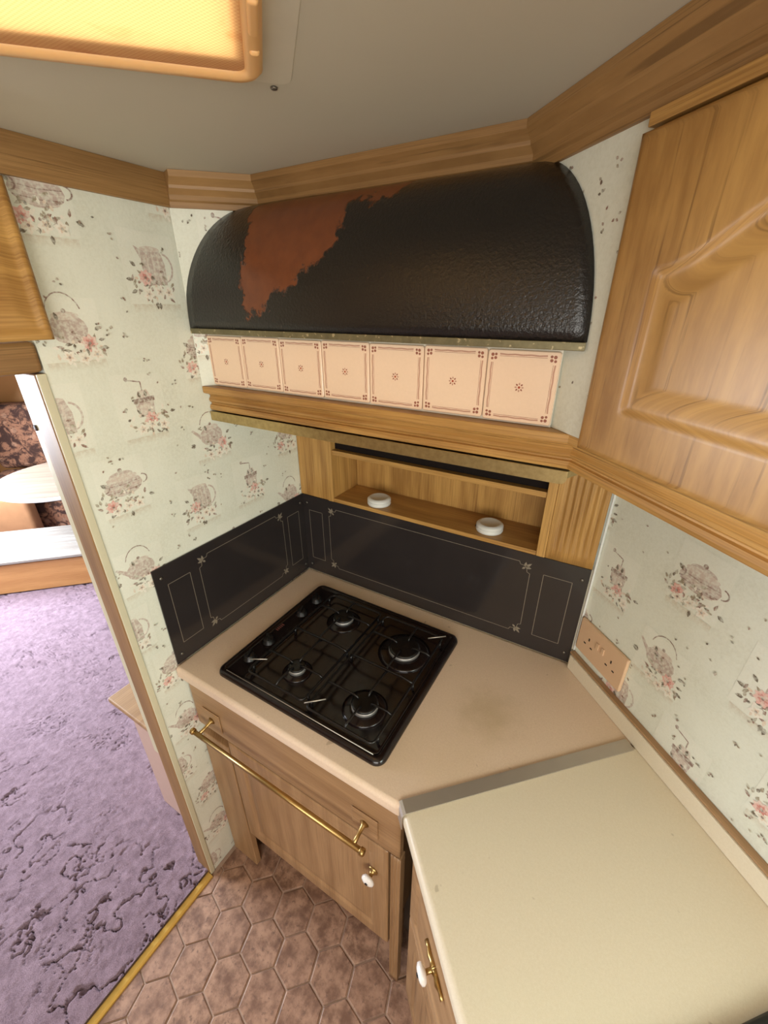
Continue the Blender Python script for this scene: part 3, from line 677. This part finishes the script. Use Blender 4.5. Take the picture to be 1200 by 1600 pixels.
splash('splashback', lambda a, o, z: (.004+a, -.0005-o, z), .887, .9005, 1.1935, [(.026, .080, .955, 1.140), (.785, .853, .950, 1.145)], (.108, .752, .942, 1.166), (.45, -.002, .9), 'wide dark splashback with gold line panels behind the hob', [(.018, 1.165), (.018, .925), (.872, 1.16), (.872, .928)])
splash('splashback', lambda a, o, z: (.0016+o, -.539+a, z), .534, .9005, 1.1935, [(.030, .092, .955, 1.140), (.455, .508, .955, 1.140)], (.120, .432, .942, 1.166), (.002, -.27, .9), 'shorter dark splashback with gold line panels on the left wallpapered wall', [(.018, 1.165), (.018, .925), (.52, 1.165), (.52, .925)])

# ================================================================== WORKTOPS
b = B(); pA, pB_ = UVP(.8695, .0925), UVP(.8695, .632)
b.prism([(.002, -.001), (.002, -.55), (pA.x, pA.y), (pB_.x, pB_.y), (.892, -.001)], .862, .9)
tag(b.build('hob_worktop', 'laminate_hob', bevel=.011, seg=4), 'beige speckled worktop around the black hob', 'worktop')
b = B(TU); b.box(.8705, 2.4, .095, .632, .862, .9)
tag(b.build('side_worktop', 'laminate_side', bevel=.011, seg=4), 'pale cream worktop in the foreground along the outer wall', 'worktop')
b = B(TU); pr = [(.0915, .855), (.0935, .855), (.0935, .892), (.096, .899), (.102, .9012), (.61, .9012), (.61, .9032), (.100, .9032), (.0945, .9008), (.0915, .894)]
n = len(pr); b.add([(.857, v_, z_) for v_, z_ in pr]+[(.883, v_, z_) for v_, z_ in pr], [tuple(range(n)), tuple(range(n, 2*n))[::-1]]+[(i, (i+1) % n, n+(i+1) % n, n+i) for i in range(n)])
tag(b.build('joint_strip', 'chrome_steel'), 'brushed metal strip joining the two worktops', 'strip')
ups = thing('upstand', UVP(1.5, .62, .9), 'cream worktop upstand with brown edged top below the outer wall', 'upstand')
b = B(TU); b.box(.646, 2.4, .615, .6325, .9005, .943); b.build('board', 'laminate_side', ups, bevel=.0012)
b = B(TU); b.box(.640, 2.4, .618, .6325, .9435, .9495); b.build('cap_strip', 'oak_pale', ups, grain=(S2, -S2, 0), bevel=.0015)

# ================================================================== HOB
HX0, HX1, HY0, HY1 = .112, .612, -.507, -.068; HZ0 = .9004
hob = thing('gas_hob', ((HX0+HX1)/2, (HY0+HY1)/2, HZ0), 'glossy black four burner gas hob set in the worktop', 'hob')
b = B(); loft(b, (HX0, HX1, HY0, HY1), .024, [(0, HZ0), (.0005, HZ0+.004), (.003, HZ0+.0095), (.009, HZ0+.0125), (.016, HZ0+.0125), (.0185, HZ0+.010), (.021, HZ0+.0085), (.026, HZ0+.0085)], n=7); b.build('tray', 'hob_enamel', hob)
b = B(); loft(b, (.190, .594, -.492, -.084), .014, [(0, HZ0+.0086), (.0015, HZ0+.0115), (.006, HZ0+.0115), (.009, HZ0+.0095)], n=5); b.build('pan_well', 'hob_enamel', hob)
b = B(); b.tube([(.14, -.4925, HZ0+.0125), (.585, -.4925, HZ0+.0125)], .0012, 6); b.build('front_bead', 'chrome_steel', hob)
BZ = HZ0+.0095
for x, y, r in ((.290, -.186, .029), (.504, -.204, .041), (.299, -.402, .022), (.508, -.406, .031)):
    t = B().lathe([(r*1.75, 0), (r*1.5, .0025), (r*1.2, .006), (r*1.1, .0065)], (x, y, BZ), n=32).build('burner', 'hob_enamel', hob)
    B().lathe([(r*.98, 0), (r*1.03, .002), (r*1.03, .0085), (r*.98, .0105), (r*.8, .0105)], (x, y, BZ+.0066), n=32).build('burner_ring', 'burner_alloy', t)
    B().lathe([(r*.95, 0), (r*1.0, .001), (r*1.0, .0045), (r*.85, .0055), (r*.3, .006), (r*.1, .0052)], (x, y, BZ+.0173), n=32).build('burner_cap', 'black_iron', t)
kb = B(); kb.lathe([(.0175, 0), (.0175, .002), (.0145, .004), (.014, .012), (.0125, .0145), (.004, .015)], n=24); kb.box(-.0035, .0035, -.0135, .0135, .0145, .0215)
pk = None
for y in (-.150, -.222, -.360, -.430):
    loc = Vector((.158, y, HZ0+.0087)); rz = random.uniform(-.5, .5)+.8
    if pk is None: pk = kb.build('control_knob', 'knob_black', hob, local=True); pk.location = loc-wloc(hob); pk.rotation_euler = (0, 0, rz)
    else: inst(pk, 'control_knob', hob, loc, (0, 0, rz))
for y in (-.186, -.252, -.332, -.395):
    B().lathe([(.0055, 0), (.0055, .003), (.002, .004)], (.186, y, HZ0+.0087), n=12).build('spark_button', 'knob_black', hob)
bb = B()
for k in range(5): bb.box(.138, .148, -.314+k*.0062, -.3105+k*.0062, HZ0+.0086, HZ0+.0089)
bb.build('badge', 'badge_print', hob)
GZ = HZ0+.036; gr = .0031
def grate(x0, x1, y0, y1, burners):
    t = B().tube([(x, y, GZ-.004) for x, y in rrect(x0, x1, y0, y1, .012, 4)+[rrect(x0, x1, y0, y1, .012, 4)[0]]], gr, 8).build('pan_support', 'black_iron', hob)
    ym = (y0+y1)/2
    for px, py in ((x0, y0+.02), (x1, y0+.02), (x0, y1-.02), (x1, y1-.02), (x0, ym), (x1, ym)):
        B().tube([(px, py, GZ-.004), (px, py, HZ0+.0118)], gr*1.2, 6).build('foot', 'black_iron', t)
    B().tube([(x0, ym, GZ-.004), (x0+.012, ym, GZ+.003), (x1-.03, ym, GZ+.003), (x1-.008, ym, GZ), (x1, ym, GZ-.004)], gr, 8).build('cross_bar', 'black_iron', t)
    for bx, by, r in burners:
        rr = r*.55
        for p in ([(x0, by), (bx-rr, by)], [(x1, by), (bx+rr, by)], [(bx, y0 if by < ym else y1), (bx, by-rr if by < ym else by+rr)], [(bx, ym), (bx, by+rr if by < ym else by-rr)]):
            a, c = Vector((*p[0], 0)), Vector((*p[1], 0)); d = (c-a).normalized()
            B().tube([a+Vector((0, 0, GZ-.004)), a+d*.010+Vector((0, 0, GZ+.003)), c-d*.012+Vector((0, 0, GZ+.003)), c-d*.003+Vector((0, 0, GZ+.001)), c+Vector((0, 0, GZ-.006))], gr*.9, 8).build('finger', 'black_iron', t)
grate(.204, .383, -.478, -.122, [(.290, -.186, .029), (.299, -.402, .022)])
grate(.399, .580, -.486, -.122, [(.504, -.204, .041), (.508, -.406, .031)])
for a, c in (((.186, -.452, GZ+.002), (.228, -.432, GZ+.006)), ((.392, -.482, GZ), (.432, -.452, GZ+.006)), ((.548, -.150, GZ+.002), (.588, -.122, GZ+.006))):
    B().tube([a, c], .0016, 6).build('support_prong', 'chrome_steel', hob)

# ================================================================== HOB BASE CABINET
cab = thing('corner_cabinet', (.34, -.27, 0), 'oak base cabinet under the hob with brass towel rail', 'cabinet')
ob('carcass', .004, .645, -.505, -.01, .205, .855, (0, 0, 1), cab, 'oak_pale')
ob('stile', .006, .118, -.528, -.508, -.006+.0065, .628, (0, 0, 1), cab, 'oak_pale', .003)
ob('plinth', .119, .648, -.455, -.44, .0005, .204, (1, 0, 0), cab, 'oak_pale')
T = lambda a, o, z: (.648+a, -.506-o, .0005+z)
field(T, .026, .66, .020, lambda a, z: (.003*(.5-.5*math.cos(2*math.pi*a/.0087)) if .03 < z < .64 else 0), 24, 24).build('fluted_column', 'oak_pale', cab, grain=(0, 0, 1))
dfx = lambda w, h: (lambda a, z: (.003*(1-min(a, w-a, z, h-z)/.008)**2 if min(a, w-a, z, h-z) < .008 else 0))
T = lambda a, o, z: (.006+a, -.5115-o, .668+z)
dr = field(T, .666, .184, .018, dfx(.666, .184), 100, 40).build('drawer_front', 'oak_pale', cab, grain=(1, 0, 0))
for x in (.084, .585):
    B().box(x-.034, x+.034, -.5335, -.5297, .694, .762).build('rail_block', 'oak_pale', dr, grain=(1, 0, 0), bevel=.003)
def panel_fn(w, h, m, cut=.005):
    def fn(a, z):
        d = min(a-m, w-m-a, z-m, h-m-z); r = 0
        if -.003 < d < .026: t = (d+.003)/.029; r = cut*(math.sin(math.pi*min(1, t/.5)) if t < .25 else 1-((t-.25)/.75)**1.5)
        er = min(a, w-a, z, h-z)
        if er < .006: r += .003*(1-er/.006)**2
        return r
    return fn
T = lambda a, o, z: (.125+a, -.5115-o, .212+z)
door = field(T, .518, .452, .018, panel_fn(.518, .452, .048), 110, 96).build('door', 'oak_pale', cab, grain=(0, 0, 1))
kn = B().lathe([(.0125, 0), (.013, .002), (.009, .004), (.0055, .008), (.0045, .014), (.0075, .016)], (.603, -.5297, .545), (0, -1, 0), 20).build('knob', 'brass', door)
kn2 = B().lathe([(.006, .016), (.0135, .018), (.0165, .0225), (.0155, .027), (.010, .030), (.004, .031)], (.603, -.5297, .545), (0, -1, 0), 24); kn2.lathe([(.004, .0305), (.0035, .0325)], (.603, -.5297, .545), (0, -1, 0), 12, mi=1); kn2.build('knob', ['porcelain', 'black_iron'], door)
rail = thing('towel_rail', (.335, -.57, .71), 'thin brass towel rail on the cabinet below the hob', 'towel rail')
B().tube([(.058, -.578, .722), (.612, -.578, .722)], .0062, 16).build('bar', 'brass', rail)
for x in (.062, .608): B().lathe([(.0065, -.006), (.0085, -.004), (.0085, .004), (.0065, .006)], (x, -.578, .722), (1, 0, 0), 16).build('end_cap', 'brass', rail)
for x in (.084, .585):
    B().tube([(x, -.5336, .728), (x, -.540, .728), (x, -.556, .725), (x, -.577, .722)], [.0115, .005, .0042, .0055], 14).build('post', 'brass', rail)

# ================================================================== SIDE BASE CABINET
sid = thing('side_cabinet', UVP(1.5, .35, 0), 'oak base cabinet under the foreground worktop with white knobs', 'cabinet')
b = B(TU); b.box(.885, 2.38, .135, .61, .001, .8615); b.build('carcass', 'oak_pale', sid, grain=(0, 0, 1))
for k in range(3):
    T = (lambda k: lambda a, o, z: UVP(.886+k*.292+a, .134-o, .512+z))(k)
    dr = field(T, .288, .342, .018, panel_fn(.288, .342, .036, .004), 70, 80).build('drawer_front', 'oak_pale', sid, grain=(S2, -S2, 0))
    T = (lambda k: lambda a, o, z: UVP(.886+k*.292+a, .134-o, .09+z))(k)
    dd = field(T, .288, .414, .018, panel_fn(.288, .414, .05), 60, 80).build('door', 'oak_pale', sid, grain=(0, 0, 1))
    uc, zc, vf = .886+k*.292+.144, .684, .1158
    pb = B(TU)
    for sg in (-1, 1): pb.tube([(uc, vf-.003, zc), (uc+sg*.010, vf-.003, zc+.002), (uc+sg*.020, vf-.003, zc-.003), (uc+sg*.030, vf-.003, zc+.002), (uc+sg*.040, vf-.0025, zc)], [.008, .0048, .0062, .0035, .0045], 10)
    bp = pb.build('handle', 'brass', dr)
    ax = UVP(0, -1); og = UVP(uc, vf-.004, zc)
    kk = B(); kk.lathe([(.0075, 0), (.0045, .006), (.0045, .016)], og, ax, 16, mi=1); kk.lathe([(.006, .015), (.0135, .017), (.0165, .0215), (.0155, .026), (.010, .029), (.004, .030)], og, ax, 24); kk.lathe([(.004, .0295), (.0035, .0315)], og, ax, 12, mi=2); kk.build('knob', ['porcelain', 'brass', 'black_iron'], dr)
it = thing('black_tray', UVP(1.42, .36, .9003), 'black rounded object at the near end of the cream worktop', 'tray')
b = B(TU); loft(b, (1.236, 1.62, .16, .575), .035, [(0, .9003), (.0, .905), (.003, .912), (.010, .914), (.02, .912), (.03, .9055)]); b.build('tray_body', 'black_item', it)

# ================================================================== SOCKET
so = thing('double_socket', UVP(.72, .63, .97), 'beige double wall socket beside the wide splashback', 'socket')
b = B(TU); b.box(.646, .795, .6225, .6318, .972, 1.066); b.build('plate', 'socket_beige', so, bevel=.003)
for c in (.684, .757):
    for du, dz, w_, h_ in ((0, .012, .0035, .008), (-.011, -.006, .0065, .0035), (.011, -.006, .0065, .0035)):
        B(TU).box(c+du-w_/2, c+du+w_/2, .6219, .6224, 1.018+dz-h_/2-.004, 1.018+dz+h_/2-.004).build('pin_hole', 'socket_hole', so)
for c in (.712, .729): B(TU).box(c-.0045, c+.0045, .6195, .6224, 1.022, 1.040).build('switch', 'socket_beige', so, bevel=.001)

# ================================================================== DOORWAY, CUPBOARD BOARD ON THE LEFT
T = lambda a, o, z: (.006+o, -1.045+a, 1.702+z)
lc = tag(field(T, .455, .222, .018, panel_fn(.455, .222, .014, .003), 80, 60).build('cupboard_panel', 'oak', grain=(0, 1, 0)), 'oak cupboard panel with routed edge at the top of the partition', 'panel')
tag(B().box(-.088, .0035, -1.25, -.6125, 1.650, 1.700).build('door_header', 'oak_trim', grain=(0, 1, 0), bevel=.008), 'brown wood rail over the doorway at the partition end', 'rail')
b = B(); pr = [(-.0125, -.0005), (.0125, -.0005), (.0105, .003), (.004, .0052), (-.004, .0058), (-.011, .0062)]
n = len(pr); b.add([(x, -1.75, z) for x, z in pr]+[(x, -.629, z) for x, z in pr], [tuple(range(n))[::-1], tuple(range(n, 2*n))]+[((i+1) % n, i, n+i, n+(i+1) % n) for i in range(n)])
tag(b.build('threshold_strip', 'brass_strip'), 'brass threshold strip between the carpet and the hexagon tiles', 'threshold')

# ================================================================== LOUNGE
low = thing('low_unit', (-.21, -.3, .006), 'low boarded seat end with wooden top behind the partition', 'seat')
ob('side_board', -.345, -.066, -.565, -.02, .016, .565, (0, 0, 1), low, 'mauve_board')
ob('top_board', -.395, -.066, -.595, -.02, .566, .588, (0, 1, 0), low, 'oak_pale', .006)
ben = thing('low_bench', UVP(-1.75, -1.6, .01), 'low bench with whitened plank top in the lounge', 'bench')
for k in range(5):
    B(TU).box(-1.985+k*.098, -1.985+k*.098+.0955, -2.5, -1.0, .252, .272).build('plank', 'whitened_wood', ben, grain=(S2, S2, 0), bevel=.004)
B(TU).box(-1.545, -1.525, -2.5, -1.0, .022, .236).build('front_board', 'oak_lounge', ben, grain=(S2, S2, 0), bevel=.003)
B(TU).box(-1.97, -1.56, -2.48, -2.44, .017, .2515).build('leg_board', 'oak_lounge', ben, grain=(0, 0, 1)); B(TU).box(-1.97, -1.56, -1.06, -1.02, .017, .2515).build('leg_board', 'oak_lounge', ben, grain=(0, 0, 1))
B(TU).box(-1.97, -1.95, -2.44, -1.06, .02, .2515).build('rear_board', 'oak_lounge', ben, grain=(S2, S2, 0))
tab = thing('oval_table', (-2.57, .35, .01), 'pale oval table with white rim in front of the floral sofa', 'table')
b = B(); c0 = Vector((-2.57, .35, 0)); b.lathe([(.445, .615), (.46, .619), (.463, .630), (.457, .640), (.45, .6415)], c0, n=64); b.build('rim', 'white_plastic', tab)
b = B(); b.lathe([(.449, .6417), (.446, .6432)], c0, n=64, smooth=False); b.build('table_top', 'table_wood', tab, grain=(S2, S2, 0))
b = B(); b.lathe([(.03, .03), (.03, .61)], c0, n=20); b.build('pedestal', 'chrome_steel', tab); b = B(); b.lathe([(.13, .016), (.12, .024), (.035, .037)], c0, n=28); b.build('foot', 'chrome_steel', tab)
sofa = thing('floral_sofa', UVP(-2.7, -1.6, .01), 'brown floral sofa across the end of the lounge', 'sofa')
def cushion(T, a0, a1_, o0, o1, z0, z1, puff, name, par, mat='floral_fabric'):
    b = B(T); b.box(a0, a1_, o0, o1, z0, z1); o = b.build(name, mat, par)
    bv = o.modifiers.new('bevel', 'BEVEL'); bv.width = puff; bv.segments = 4
    for p in o.data.polygons: p.use_smooth = True
    return o
cushion(TU, -3.1, -2.42, -2.5, -.7, .017, .30, .02, 'base', sofa)
for k in range(3): cushion(TU, -2.98, -2.38, -2.5+k*.6+.004, -2.5+k*.6+.596, .302, .44, .04, 'seat_cushion', sofa)
for k in range(3): cushion(TU, -3.16, -2.93, -2.5+k*.6+.004, -2.5+k*.6+.596, .442, 1.0, .06, 'back_cushion', sofa)
p = UVP(-2.62, -2.07, .445)
cu = cushion(lambda a, o, z: UVP(a, o, z), -2.37, -2.25, -2.36, -2.02, .018, .43, .035, 'scatter_cushion', None, 'fabric_tan'); tag(cu, 'tan cushion propped against the floral sofa front below the table', 'cushion')
